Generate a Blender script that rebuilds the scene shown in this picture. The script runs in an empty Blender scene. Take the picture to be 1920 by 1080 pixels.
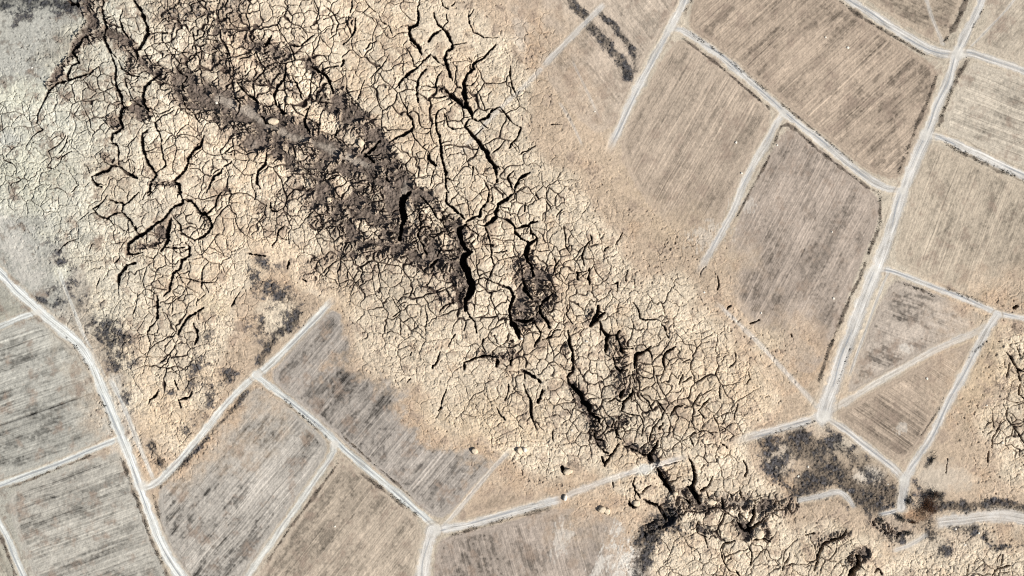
import bpy, math, random
import numpy as np
R = math.radians
S = 0.4                                   # metres per survey unit
SC = bpy.context.scene
COL = SC.collection
# ------------------------------------------------------------------ camera
cam_d = bpy.data.cameras.new("camera")
cam = bpy.data.objects.new("camera", cam_d); COL.objects.link(cam)
CAM_H = 1000.0
cam.location = (0, 0, CAM_H); cam.rotation_euler = (0, 0, 0)
cam_d.sensor_width = 36.0; cam_d.lens = 36.0 * CAM_H / (1920 * S)
cam_d.clip_start = 1.0; cam_d.clip_end = 20000.0
SC.camera = cam
# ------------------------------------------------------------------ light
SUN_EL, SUN_AZ = 40.0, -24.0              # azimuth of the sun, degrees from +X (east)
world = bpy.data.worlds.new("World"); SC.world = world; world.use_nodes = True
wn = world.node_tree; wn.nodes.clear()
wo = wn.nodes.new("ShaderNodeOutputWorld"); wb = wn.nodes.new("ShaderNodeBackground")
sky = wn.nodes.new("ShaderNodeTexSky"); sky.sky_type = 'NISHITA'; sky.sun_disc = False
sky.sun_elevation = R(SUN_EL); sky.sun_rotation = R(90 - SUN_AZ)
sky.air_density = 1.0; sky.dust_density = 1.5
wb.inputs[1].default_value = 0.05
wn.links.new(sky.outputs[0], wb.inputs[0]); wn.links.new(wb.outputs[0], wo.inputs[0])
sun_d = bpy.data.lights.new("sun", 'SUN'); sun_d.energy = 4.6; sun_d.angle = R(0.5); sun_d.color = (1.0, 0.97, 0.93)
sun = bpy.data.objects.new("sun", sun_d); COL.objects.link(sun)
sun.rotation_euler = (0, R(90 - SUN_EL), R(SUN_AZ)); sun.location = (0, 0, 300)
SC.view_settings.view_transform = 'Standard'; SC.view_settings.look = 'None'
SC.view_settings.exposure = 0.35; SC.view_settings.gamma = 1.0
SC.cycles.use_denoising = False
SC.cycles.filter_width = 1.1
SC.cycles.max_bounces = 4; SC.cycles.diffuse_bounces = 2
K = 1.24                                  # flat-ground radiance per unit albedo at this exposure

# ------------------------------------------------------------------ helpers
rng = np.random.default_rng(7)
def geo(a, n, g, s0=1.0):
    out = []; s = s0
    for _ in range(n):
        s *= g; a = a + s; out.append(a)
    return out
def axis(lo, hi):
    core = np.arange(lo, hi + 1, 1.0)
    up = np.array(geo(hi, 76, 1.11)); dn = -np.array(geo(-lo, 76, 1.11))[::-1]
    return np.concatenate([dn, core, up]).astype(np.float64)
X1 = axis(-130, 2050); Y1 = axis(-90, 1170)
NX, NY = len(X1), len(Y1)
SH = (NY, NX)
F = np.float32
XX = np.broadcast_to(X1.astype(F)[None, :], SH); YY = np.broadcast_to(Y1.astype(F)[:, None], SH)

def ss(a, b, x):
    t = np.clip((x - a) / (b - a), 0, 1); return t * t * (3 - 2 * t)
def lin(c):
    c = np.asarray(c, dtype=np.float64) / 255.0
    return np.where(c <= 0.04045, c / 12.92, ((c + 0.055) / 1.055) ** 2.4).astype(F)
def alb(c): return np.minimum(lin(c) / K, 0.82)
def bsw(t): return [(1 - t) ** 3 / 6, (3 * t ** 3 - 6 * t ** 2 + 4) / 6, (-3 * t ** 3 + 3 * t ** 2 + 3 * t + 1) / 6, t ** 3 / 6]
def vn(scale, seed, sy=None):
    """smooth value noise on the grid, unit standard deviation; scale in survey units"""
    sy = sy or scale
    r = np.random.default_rng(seed); L = r.standard_normal((256, 256)).astype(F)
    x = X1 / scale + 300; y = Y1 / sy + 300
    xi = np.floor(x).astype(int); yi = np.floor(y).astype(int)
    wx = [w.astype(F) for w in bsw(x - xi)]; wy = [w.astype(F) for w in bsw(y - yi)]
    T = sum(L[:, (xi + k) % 256] * wx[k][None, :] for k in range(4))
    o = np.zeros(SH, F)
    for k in range(4): o += T[(yi + k) % 256, :] * wy[k][:, None]
    return o * F(2.1)
def fbm(scale, octv, seed, gain=0.5):
    o = np.zeros(SH, F); a = 1.0; n = 0.0
    for k in range(octv):
        o += F(a) * vn(scale / 2 ** k, seed + k); n += a * a; a *= gain
    return o / F(math.sqrt(n))
def gn(U, V, seed):
    """value noise at arbitrary points"""
    r = np.random.default_rng(seed); L = r.standard_normal((512, 512)).astype(F)
    ui = np.floor(U).astype(np.int32); vi = np.floor(V).astype(np.int32)
    fu = (U - ui).astype(F); fv = (V - vi).astype(F)
    fu = fu * fu * (3 - 2 * fu); fv = fv * fv * (3 - 2 * fv)
    u0 = ui & 511; u1 = (ui + 1) & 511; v0 = vi & 511; v1 = (vi + 1) & 511
    return ((L[v0, u0] * (1 - fu) + L[v0, u1] * fu) * (1 - fv) + (L[v1, u0] * (1 - fu) + L[v1, u1] * fu) * fv) * F(1.5)
def n1(v, seed):
    r = np.random.default_rng(seed); L = r.standard_normal(1024).astype(F)
    i = np.floor(v).astype(np.int32); f = (v - i).astype(F); f = f * f * (3 - 2 * f)
    return (L[i & 1023] * (1 - f) + L[(i + 1) & 1023] * f) * F(1.25)
def voronoi(U, V, cell, seed, jit=0.92):
    """distance to nearest cell border, and a random number per cell"""
    r = np.random.default_rng(seed)
    J = (r.random((256, 256, 2)) - 0.5).astype(F) * F(jit); H = r.random((256, 256)).astype(F)
    u = (U / cell + 50).astype(F); v = (V / cell + 50).astype(F)
    ui = np.floor(u).astype(np.int32); vi = np.floor(v).astype(np.int32)
    d1 = np.full(u.shape, 9, F); d2 = np.full(u.shape, 9, F)
    ax = np.zeros(u.shape, F); ay = np.zeros(u.shape, F); bx = np.zeros(u.shape, F); by = np.zeros(u.shape, F); hid = np.zeros(u.shape, F)
    for dj in (-1, 0, 1):
        for di in (-1, 0, 1):
            cu = ui + di; cv = vi + dj; iu = cu & 255; iv = cv & 255
            px = cu + F(0.5) + J[iv, iu, 0]; py = cv + F(0.5) + J[iv, iu, 1]
            d = (px - u) ** 2 + (py - v) ** 2
            n = d < d1; m = (~n) & (d < d2)
            d2 = np.where(n, d1, np.where(m, d, d2)); bx = np.where(n, ax, np.where(m, px, bx)); by = np.where(n, ay, np.where(m, py, by))
            d1 = np.where(n, d, d1); ax = np.where(n, px, ax); ay = np.where(n, py, ay); hid = np.where(n, H[iv, iu], hid)
    e = (d2 - d1) / (2 * np.sqrt((ax - bx) ** 2 + (ay - by) ** 2) + F(1e-4))
    return e * F(cell), hid

def segd(x, y, a, b):
    ax, ay = a; bx, by = b; dx, dy = bx - ax, by - ay; L2 = dx * dx + dy * dy + 1e-9
    t = np.clip(((x - ax) * dx + (y - ay) * dy) / L2, 0, 1)
    return np.hypot(x - ax - t * dx, y - ay - t * dy), t, ((x - ax) * dy - (y - ay) * dx)
def poly_sdf(x, y, P):
    """positive inside"""
    d = np.full(x.shape, 1e9, F); ins = np.zeros(x.shape, bool)
    n = len(P)
    for i in range(n):
        a = P[i]; b = P[(i + 1) % n]
        d = np.minimum(d, segd(x, y, a, b)[0])
        if a[1] != b[1]:
            c = (a[1] > y) != (b[1] > y)
            ins ^= c & (x < (b[0] - a[0]) * (y - a[1]) / (b[1] - a[1]) + a[0])
    return np.where(ins, d, -d).astype(F)
def line_d(x, y, P):
    """distance to a polyline, arclength there, signed side"""
    d = np.full(x.shape, 1e9, F); s = np.zeros(x.shape, F); sg = np.zeros(x.shape, F); L = 0.0
    for a, b in zip(P[:-1], P[1:]):
        l = math.hypot(b[0] - a[0], b[1] - a[1]); dd, t, side = segd(x, y, a, b)
        m = dd < d; d = np.where(m, dd, d); s = np.where(m, L + t * l, s); sg = np.where(m, np.sign(side), sg); L += l
    return d.astype(F), s.astype(F), sg.astype(F), L
def smooth_line(P, it=2, closed=False):
    P = [tuple(map(float, p)) for p in P]
    for _ in range(it):
        Q = [] if closed else [P[0]]
        n = len(P)
        for i in range(n if closed else n - 1):
            a = P[i]; b = P[(i + 1) % n]
            Q.append((a[0] * .75 + b[0] * .25, a[1] * .75 + b[1] * .25)); Q.append((a[0] * .25 + b[0] * .75, a[1] * .25 + b[1] * .75))
        if not closed: Q.append(P[-1])
        P = Q
    return P
def win(P, pad):
    x0 = min(p[0] for p in P) - pad; x1 = max(p[0] for p in P) + pad; y0 = min(p[1] for p in P) - pad; y1 = max(p[1] for p in P) + pad
    i0, i1 = np.searchsorted(X1, (x0, x1)); j0, j1 = np.searchsorted(Y1, (y0, y1))
    return slice(j0, max(j1, j0 + 1)), slice(i0, max(i1, i0 + 1))
# coarse fields, spread to the grid by linear interpolation
XC = np.arange(-400, 2330, 5.0); YC = np.arange(-400, 1490, 5.0)
CX, CY = np.meshgrid(XC.astype(F), YC.astype(F))
def spread(A):
    def w(v, c):
        t = np.clip((v - c[0]) / 5.0, 0, len(c) - 1.001); i = t.astype(int); return i, (t - i).astype(F)
    i, f = w(X1, XC); j, g = w(Y1, YC)
    T = A[:, i] * (1 - f) + A[:, i + 1] * f
    return (T[j] * (1 - g)[:, None] + T[j + 1] * g[:, None]).astype(F)
def strokes(lst):
    """soft strokes: (points, radius, strength) -> max field"""
    o = np.zeros(CX.shape, F)
    for P, r, st in lst:
        if len(P) == 1: P = [P[0], (P[0][0] + .1, P[0][1])]
        d = line_d(CX, CY, P)[0]
        o = np.maximum(o, st * (1 - ss(0.1 * r, 1.35 * r, d)))
    return spread(o)

# ------------------------------------------------------------------ survey: cracks (tile origin, then width: points, tile scale 3)
CR = {(0, 0): """14:375,0 400,20 440,30|14:580,0 575,60 590,130 600,150 585,180 590,230 620,290 650,320|18:750,0 790,50 810,100 825,150 830,190 800,240 765,290 768,350|7:600,130 640,140 680,150|10:690,50 670,110 690,170 720,210|8:830,190 880,180 940,185 910,190 915,240
13:520,190 460,210 450,250 400,290 430,320 440,350 400,370 380,410 375,455|12:550,375 500,415 420,435 375,455 320,465 270,510 255,550 235,590 210,640 205,690|6:205,690 240,730 190,760 160,800 140,840|4:355,465 360,490 355,510|5:440,550 465,600 480,630 500,670 510,720 530,740
13:590,240 630,330 650,380 645,440 655,500 685,550 690,600 665,660 685,700 670,735 630,750 620,800 660,820 665,870 665,930|18:680,540 690,620 670,670 688,720|10:665,340 680,380 730,420 780,430|8:700,430 710,480 730,530 760,580 800,600
14:900,415 850,450 810,490 800,540 810,590 840,630|6:840,630 900,640 950,620 975,600|10:975,620 910,650 870,690 880,730 900,760 905,830 915,890 930,930 880,970|16:830,730 800,750 800,830 815,870 830,920 860,960 880,985
13:665,935 640,930 600,960 550,975 515,995 530,1030 570,1050|13:665,935 720,975 770,1000|15:1145,760 1130,810 1090,840 1055,890 1050,930 1020,975 975,1020|16:975,1020 1005,1040 1015,1080|14:880,985 850,1020 840,1060 830,1080|12:1300,910 1260,935 1240,970 1200,990 1180,1040 1160,1080
5:1040,880 1060,920 1120,925|7:270,850 320,820 350,790 370,760|5:270,850 290,900 260,940 300,950|6:320,930 350,880 400,850|5:10,860 20,900 70,920 90,950 85,990|7:1025,500 1030,560 1045,600 1090,640 1130,700|8:975,350 1000,400 1050,430 1020,480 1040,520
8:1080,290 1090,230 1140,205 1165,150|6:1090,230 1080,180|7:1140,205 1160,215 1210,225|6:1000,270 970,330|20:1525,200 1510,230 1495,260|8:1590,265 1615,240 1680,260 1740,215 1770,195|14:1740,370 1790,400 1835,430 1855,470 1870,520|9:1800,400 1850,375 1900,370
7:1820,30 1870,70 1905,130 1890,190 1850,220|5:1850,100 1820,110|12:1330,460 1370,510 1420,545 1450,580|14:1610,380 1600,440 1560,480 1540,540 1560,600|12:1500,860 1490,920 1450,960 1440,1030 1460,1060|12:1740,600 1720,650 1710,700 1740,740|10:1460,650 1490,690 1530,700|10:1840,960 1830,1010 1880,1000
10:1350,330 1400,320 1440,290|10:1640,420 1680,500 1700,560|14:1560,560 1580,620 1610,640|8:380,760 370,800 330,860|6:410,1000 440,1040 400,1080|7:480,930 500,970|8:1310,540 1350,580 1330,640|10:1900,720 1880,770 1910,800|7:1180,240 1230,290 1290,300 1310,380 1310,440|6:940,250 1000,290 1080,300|7:1310,760 1310,820 1260,860 1300,870""",
(640, 0): """9:60,0 50,70|8:80,100 75,170 50,210 10,250|6:130,0 160,40 205,70 225,120 270,150 285,200|15:430,60 435,110 420,140 385,150 380,190 400,225 430,255 450,300|7:440,0 425,60|5:305,190 380,180|6:355,260 380,290 400,330 405,370
14:405,370 430,380 380,410 345,440 325,470 325,490|8:325,520 340,570 370,620 370,640 400,670 405,710 395,740 410,780 440,810 490,850|12:370,640 400,670 405,710 385,735 350,760 310,775 270,800|10:430,375 460,340 500,305
12:520,70 525,100 560,150 590,180 610,220 625,250 620,270 590,285 580,330 600,390 625,450|16:590,285 580,330 600,390 610,430|8:500,305 540,345 585,370|12:560,165 520,185 490,230|12:475,390 440,430 430,480 425,520 430,575|9:565,400 540,430 530,480 515,490
12:865,255 830,290 800,325 750,350 745,385 705,420 690,470|22:705,420 688,470 690,530 700,590 730,640 735,665|14:735,665 770,680 820,660 850,620 890,600|16:735,665 710,680 695,710 735,760 780,810 820,860 830,900 860,930 870,970 875,1020|20:780,810 820,860 830,900|7:890,600 930,650 960,690 1010,715
10:1010,720 990,770 960,800 945,830|6:715,60 720,130 740,180 800,210 830,210|5:745,50 720,90|6:750,490 780,540 800,590 815,630|18:580,500 620,540 660,570 690,600|7:440,480 510,490 580,500|6:600,590 625,575|12:570,605 540,630 530,670 535,730 550,760 560,820 560,870 575,930 590,970 585,1040 600,1080
9:570,625 590,660 600,710 630,725 690,715|16:495,860 490,890 520,920 530,930|6:530,930 515,980 500,1040|8:920,790 890,830 850,860|8:950,370 950,430 960,490 985,540|10:860,930 830,900|13:970,1080 990,1030 1010,1000 1060,970|9:970,960 935,1000 960,1060 975,1080
7:265,310 230,370 180,420 160,440|7:130,450 110,500 90,560|9:195,230 160,240 135,275|16:215,790 160,850 130,870 150,880 180,910|6:1090,820 1040,850 1000,870|7:800,1010 830,1070|6:560,0 570,30 600,50|8:640,10 620,30|8:735,990 740,940|10:265,1020 250,1000|8:165,1080 180,1030|14:10,340 0,370|6:640,440 650,490 680,500
5:625,250 700,240|5:870,240 850,280|6:1045,850 1060,830|5:20,150 40,90|5:1240,700 1180,700|5:560,165 600,120 590,80""",
(0, 360): """14:1000,0 1020,30 1025,60 980,80 940,120|16:1030,40 1070,50 1100,80 1115,110 1150,120 1180,150 1190,190 1165,230 1120,260 1095,270|10:1245,0 1215,40 1210,80 1165,120|18:940,125 880,175 830,215 780,245 720,290 715,345|10:780,0 740,40 690,80 680,110|10:600,20 560,70 520,95 550,130 600,150 640,120 680,115
11:610,40 680,60 690,80|12:685,115 720,150 745,190 765,225 780,240|24:960,150 950,190 938,240 935,285|18:935,285 905,330|10:970,140 1010,180 1015,230 1050,250 1095,275|14:1040,285 1065,310 1060,360 1020,380 1010,430 970,460 960,510 950,560 920,585|8:910,305 980,315 1040,310|10:800,340 740,350 715,345
18:760,400 720,410 680,450 665,480 665,520|5:665,520 668,580|8:1150,415 1135,460 1130,540|6:1005,480 1050,485 1100,500 1160,510 1220,510|14:880,585 885,640 880,720|9:880,720 840,760 825,800 840,840|12:1145,650 1100,680 1050,710 1020,760 1000,800|12:1085,740 1110,780 1110,820 1095,855|5:770,570 765,630 745,690
7:825,420 800,500 810,540 870,570|5:970,590 965,680|8:1600,185 1565,215 1555,270 1530,300|5:1620,240 1625,290|10:1520,60 1520,100 1560,110|7:1380,340 1450,355 1490,360|10:1625,380 1615,430|6:1110,600 1105,640|6:900,960 940,920 960,900|8:640,190 610,150|6:440,160 500,110|7:640,400 670,370 665,345|5:1155,575 1110,610
8:1720,500 1700,490|6:1000,830 960,900|8:1350,560 1300,640|5:330,330 370,290 440,260|5:500,330 520,290|5:560,480 540,540|6:1440,0 1430,40|6:820,0 800,40|8:830,20 850,0|9:890,1110 870,1150 840,1170 835,1190|11:1000,1170 1015,1210|9:1080,1120 1060,1155 1000,1175|8:980,1060 1000,1110|6:960,900 940,960 890,1000""",
(640, 360): """32:385,0 345,40 340,100 350,160 335,200|20:335,200 330,240 325,265|14:590,0 590,60 640,100 690,150|13:830,0 825,50 790,90 780,135 730,150 700,170|18:975,0 930,40 880,70 865,110 870,140 820,180 805,190|10:805,190 825,240 835,290 845,340 850,380 860,410 840,460 820,490|12:880,140 940,160 970,190 980,230 1010,260 1060,290|11:980,205 1050,190 1100,165
9:1060,190 1065,230 1100,260 1095,300|20:1100,260 1050,300 1035,350 1045,390|14:1045,390 1070,420 1080,470|22:700,180 660,210 670,260 690,310 720,330|34:730,335 690,360 680,400 705,440 725,500 735,540 710,590 700,630|18:700,630 700,660|8:700,655 720,700 750,730|9:750,730 760,790|8:690,180 770,240 770,280|6:860,340 930,330
7:750,500 800,480 820,490 880,515 910,530|16:910,530 950,545 970,590 950,640 945,690|24:945,690 960,740 990,780 1000,820|14:960,720 1030,730 1080,710|10:1085,720 1100,760 1120,790 1115,820 1085,870|15:1110,640 1120,680 1150,720 1170,760|9:1130,830 1180,815 1200,780 1230,775|14:1020,490 1030,550 1070,600|14:1190,570 1160,600 1120,640
7:1270,640 1265,690 1300,740|13:1275,780 1280,850 1300,900 1305,960 1305,1010 1270,1040 1275,1080|16:1445,640 1440,690 1400,750|15:1480,680 1440,720 1400,755|14:1455,730 1470,780 1500,810 1490,850 1485,900|6:1260,500 1280,460 1350,450 1390,440|12:1325,450 1330,490|11:1395,430 1390,490 1395,520|8:1405,270 1370,310 1355,360 1365,410
7:1250,180 1260,250 1260,300 1290,350|8:1400,240 1410,290|8:1640,620 1670,660 1680,710 1710,720 1770,715|13:1565,780 1550,810 1570,860 1580,910|15:1740,870 1700,900 1660,920 1650,990|10:1480,910 1530,930 1540,980 1570,1010 1610,1000|11:1880,870 1830,900 1810,940 1820,1000|10:690,960 690,1000|10:690,960 750,935 810,920 870,930|14:875,940 870,980
12:960,930 950,970|8:810,900 790,860 800,830|10:555,900 540,950 510,990|6:280,590 310,640 330,670 290,700|6:470,640 480,690 470,800|6:550,690 560,660 620,625|10:450,180 430,250 460,300 480,350|8:565,130 580,200|9:440,20 480,60 540,150 570,160|5:1540,300 1580,230|8:1520,520 1555,510 1550,560|10:1480,330 1500,310|5:1610,440 1600,500
14:1010,1000 1050,1020 1120,1070|5:1190,350 1205,410|9:1800,740 1840,820|7:1230,380 1200,420 1190,470|7:470,60 440,140 440,180|12:540,380 500,420|10:560,320 540,360|8:395,900 385,920|6:370,1070 390,1050|8:1090,0 1110,40|7:1035,60 1030,110|6:880,80 940,90 950,130|5:1140,20 1180,100|8:800,290 850,300|6:1240,100 1210,140|6:1500,810 1550,800
8:1640,1010 1650,1070|9:1920,1030 1900,1080|7:1560,880 1640,880|6:700,720 690,780|6:600,870 640,800""",
(640, 720): """8:940,0 935,50 920,90|12:1025,0 1040,50 1065,90 1065,150 1075,200 1095,250|12:1130,30 1120,80 1105,105|26:1280,0 1320,30 1350,60 1360,100 1395,130 1400,170|12:1400,170 1440,190 1460,230|10:1410,260 1430,310 1480,320|9:870,130 890,170 920,200|12:1640,20 1630,60 1590,100 1575,150|14:1590,30 1570,70|10:1790,200 1750,250 1740,290 1730,330|10:1810,220 1790,250
13:1560,340 1530,390 1500,430 1480,460|11:1465,410 1480,450|9:1430,320 1470,370 1500,390|13:1780,320 1760,370 1735,400 1740,430|20:1735,395 1745,430|8:1590,350 1640,370 1700,400 1750,400|8:1920,432 1860,447 1800,462 1750,480|24:1780,480 1800,520 1830,570 1850,600|9:1650,530 1640,560 1650,600 1680,640|9:1740,570 1710,590 1695,620|9:590,30 570,80 545,150|7:995,230 1020,250|6:1700,230 1690,290
6:1190,250 1190,320|9:1540,260 1560,290|14:1790,690 1800,720 1825,760|16:1620,660 1640,690 1660,660|12:1700,650 1760,680 1790,700|7:1520,540 1530,580|6:1440,240 1420,210|9:1555,240 1545,300 1570,310|8:1570,150 1620,170 1680,180 1700,230|7:1680,60 1730,100 1750,150|8:1780,100 1820,150 1800,200|8:1500,100 1540,80 1580,100|7:1490,170 1530,200 1520,240|8:1920,120 1880,130 1850,180
18:1240,470 1255,500|10:1980,350 1960,300 1990,270""",
(1280, 720): """20:60,480 70,540 50,580 90,640|9:30,400 70,490|10:170,520 140,580 100,600|22:30,580 70,620 95,670|12:220,640 230,700|15:400,680 400,740 370,800 380,840|18:350,830 390,810 430,780|14:310,780 340,820|7:390,880 450,870 490,885|9:210,930 230,900 290,880|8:210,930 230,1000 260,1050|9:370,910 390,970 380,1020|6:120,850 140,920|13:920,820 890,860 840,880 790,900 770,950 760,1000 740,1050
28:990,960 990,1020 940,1080|9:600,950 590,990 560,1050|6:690,850 740,840|7:1830,130 1820,190 1860,240 1850,290|9:1900,0 1890,60 1920,80|6:1790,210 1760,280 1740,310 1740,360|7:1800,960 1790,1020|8:1740,1080 1770,1040 1840,1020|6:20,300 60,280 130,260 180,290|10:150,80 90,150|7:90,150 120,190|7:0,110 50,130 100,50|8:310,110 290,200|9:215,330 250,360|6:170,170 200,230 210,300
8:340,430 360,480 350,520|9:1080,1060 1100,1040 1120,1070|7:1740,190 1750,240|6:1720,380 1715,440|5:1490,420 1480,500|6:1860,240 1920,330|6:210,0 210,80|8:320,580 330,640|12:0,640 40,670|8:480,740 440,780|8:90,770 80,830 130,860|12:300,1050 320,1080|5:1610,1010 1600,1080""",
(1280, 360): """7:195,470 205,520 195,550|7:130,420 100,460 95,480|6:290,890 300,950 260,990|6:0,960 40,940|6:370,1010 380,1050 360,1080|9:1820,900 1850,930 1880,990 1920,1010|11:1880,990 1900,1060|11:1860,650 1880,640|9:380,740 430,720|9:250,660 270,640|10:610,800 615,815|7:50,1040 0,1070|7:1840,960 1820,1040|6:1880,870 1900,920"""}
# soil that lies open: dark loose earth between the pale clods
DARK = [([(155,-20),(175,40),(150,75)],16,.9),([(150,75),(215,60),(250,95),(245,130)],15,.75),([(150,75),(130,110),(90,160)],9,.7),([(215,60),(190,20),(180,-20)],12,.5),([(270,120),(330,150),(345,180)],20,.85),
 ([(345,165),(400,190),(460,215),(530,245)],38,1.0),([(530,245),(600,275),(680,310),(720,340)],30,1.0),([(480,85),(520,120),(560,150),(600,185),(640,230)],30,.66),([(640,190),(690,250),(720,290),(755,350)],28,.9),([(480,80),(560,120),(600,140)],20,.7),
 ([(700,320),(735,360),(745,410),(750,450)],26,.95),([(590,320),(610,370),(640,420),(700,455),(760,465)],34,.72),([(640,330),(680,390),(720,430)],44,.70),([(540,300),(580,360),(600,420)],22,.55),([(790,380),(810,430),(820,470),(850,490)],34,.85),([(850,420),(870,460),(850,500),(870,540)],20,.85),([(760,470),(800,500),(830,500)],20,.6),
 ([(985,500),(1000,540),(985,575),(975,592)],28,.86),([(1020,515),(1030,560),(1000,590)],22,.76),([(960,640),(960,670),(900,665)],8,.6),([(300,430),(306,445)],11,.95),([(240,203),(275,215),(260,195)],16,.8),([(285,345),(325,345)],8,.6),([(383,400),(392,420)],9,.7),([(260,465),(300,455)],6,.7),
 ([(870,60+680),(880,745)],1,.1),([(1075,728),(1100,760),(1112,790),(1125,830)],15,.66),([(1150,800),(1170,790)],14,.7),([(1220,840),(1228,870)],12,.8),([(1180,838),(1230,850)],9,.7),([(1236,880),(1250,900),(1262,920)],10,.7),([(1250,948),(1330,945),(1400,945),(1480,950)],24,.50),([(1215,990),(1260,970)],18,.5),  # last stroke paints shade at the lower hollow
 ([(1300,985),(1345,1000)],12,.5),([(1385,975),(1400,1000)],16,.85),([(1290,925),(1315,950)],16,.8),([(1600,1050),(1620,1040)],16,.8),([(1640,980),(1680,1000)],16,.5),([(1540,1020),(1590,1000)],12,.5),([(310,50),(360,10),(420,20)],44,.36),([(420,110),(460,150),(500,160)],30,.5),([(430,230),(470,260),(520,290)],26,.72),([(300,150),(330,120),(380,100),(430,60)],40,.30),([(400,60),(440,20),(460,-20)],34,.36),([(560,330),(540,380),(500,420)],46,.22),([(700,480),(660,520),(600,500)],40,.24),([(1180,700),(1210,760),(1230,830)],40,.12),([(560,240),(600,230)],20,.8),
 ([(190,290),(210,300)],8,.4),([(205,225),(218,235)],10,.8),([(870,60),(880,70)],1,.1),([(657,40),(660,42)],9,.6),([(825,165),(850,185),(868,195)],7,.8),([(1060,650),(1062,660)],10,.5),([(1150,640),(1160,650),(1165,730)],22,.45),([(1430,960),(1440,1010)],10,.5),([(1200,690),(1190,730)],16,.4),([(1105,600),(1110,585)],9,.5),([(880,560),(840,560),(800,540)],18,.35),([(700,960-500),(650,470)],22,.45)]
DUSTY = [([(410,185),(460,205),(500,232),(540,255)],11,.8),([(540,255),(600,272),(660,298),(690,312)],9,.9),([(760,345),(755,380)],8,.8),([(1400,945),(1290,945)],6,.5),([(1480,950),(1580,960)],8,.5)]
# charred scrub ground, and the painted shade of the lower hollow
SCRUB_AND_SHADE = [([(1063,-20),(1075,10),(1100,30)],11,1.1),([(1123,23),(1153,50),(1187,97),(1192,130)],8,1.0),([(1105,45),(1133,77),(1173,127),(1178,142)],12,1.1),([(490,520),(520,550),(550,580),(500,610)],44,.52),([(180,600),(215,640),(235,700)],36,.40),([(330,680),(380,640),(420,700),(300,720)],44,.27),([(100,540),(150,600)],20,.4),([(490,677),(505,650),(520,627),(545,610),(560,590)],13,.95),([(500,690),(495,660)],10,.5),
 ([(205,600),(205,650),(220,680)],24,.58),([(70,562),(100,572),(118,565)],7,.8),([(220,700),(245,770)],14,.5),([(283,835),(297,863),(310,880)],11,.85),([(300,912),(340,872),(380,830),(430,775),(465,733)],6,.95),([(-30,-6),(40,4),(130,-6)],34,.85),([(60,30),(30,50)],22,.4),
 ([(1425,830),(1450,870),(1470,890)],24,.7),([(1440,830),(1480,850)],20,.6),([(1490,830),(1530,850),(1545,885),(1510,912)],38,1.2),([(1560,830),(1600,860),(1640,885),(1680,912)],26,.8),([(1545,800),(1570,830)],14,.7),([(1560,870),(1590,905),(1610,930),(1640,945)],28,1.15),([(1600,925),(1660,925),(1690,935)],26,1.2),
 ([(1740,925),(1760,930)],16,.9),([(1735,985),(1750,1010),(1760,1030)],26,.72),([(1785,990),(1840,995),(1850,1010)],14,.6),([(1650,1005),(1690,1010),(1715,1005)],12,.8),([(1652,960),(1648,980),(1670,1010)],7,.8),([(1738,875),(1750,860)],7,.8),([(1720,905),(1735,915)],12,.5),([(1860,1030),(1930,1022)],8,.5),
 ([(1740,950),(1760,948),(1813,950),(1863,945),(1903,950),(1950,962)],14,1.15),([(1505,940),(1540,935),(1565,932),(1590,950)],7,.7),([(300,690),(340,700),(360,680)],26,.38),([(60,400),(110,470),(150,560)],20,.35),([(1320,780),(1360,770)],1,.1),([(800,10-9),(801,2)],1,.1),([(1500,250),(1500,251)],1,.1),([(1202,1075),(1204,1010),(1226,988),(1258,968)],24,1.05),([(1240,1000),(1300,990)],22,.5),([(430,700),(400,740),(370,780),(340,820)],18,.45),([(300,10),(420,20)],30,.2)]  # curved stroke round the lower hollow paints its shade
# pale or tinted soil patches: x, y, rx, ry, colour, strength
PATCH = [(45,175,50,30,(214,212,192),.7),(110,235,70,14,(206,204,188),.6),(10,262,30,12,(205,205,196),.6),(1207,881,20,9,(246,236,214),.95),(118,508,14,20,(232,228,208),.8),(520,595,30,34,(238,222,196),.85),(1150,1060,60,34,(226,218,206),.55),(1115,1010,30,20,(205,190,170),.5),
 (210,765,16,60,(222,218,206),.5),(230,810,20,60,(218,212,200),.5),(1460,860,24,30,(226,212,192),.6),(1630,892,22,14,(228,216,198),.95),(1560,800,60,16,(214,200,182),.3),(1590,830,34,12,(230,218,198),.5),(1770,895,50,24,(216,203,184),.6),(400,575,30,20,(236,216,182),.5),(1280,380,60,60,(214,192,162),.5),
 (1200,330,60,40,(208,186,158),.4),(1440,640,30,26,(222,204,176),.5),(1600,1010,60,20,(214,198,172),.3),(1820,1010,60,30,(224,208,184),.5),(1720,1020,50,16,(222,208,186),.6),(1680,985,30,20,(192,176,158),.6),(975,60,14,50,(206,198,186),.4),(300,780,50,40,(224,198,164),.4),(440,10,20,20,(200,188,172),.6),
 (940,790,90,50,(222,196,160),.4),(640,560,30,60,(214,190,160),.5),(1850,680,60,90,(212,192,160),.4),(1300,700,120,60,(216,190,156),.3),(60,330,60,50,(200,198,176),.4),(1560,1040,50,40,(214,196,168),.3),(1400,470,40,30,(214,194,166),.5),(1700,800,10,10,(200,190,175),.2)]
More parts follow.
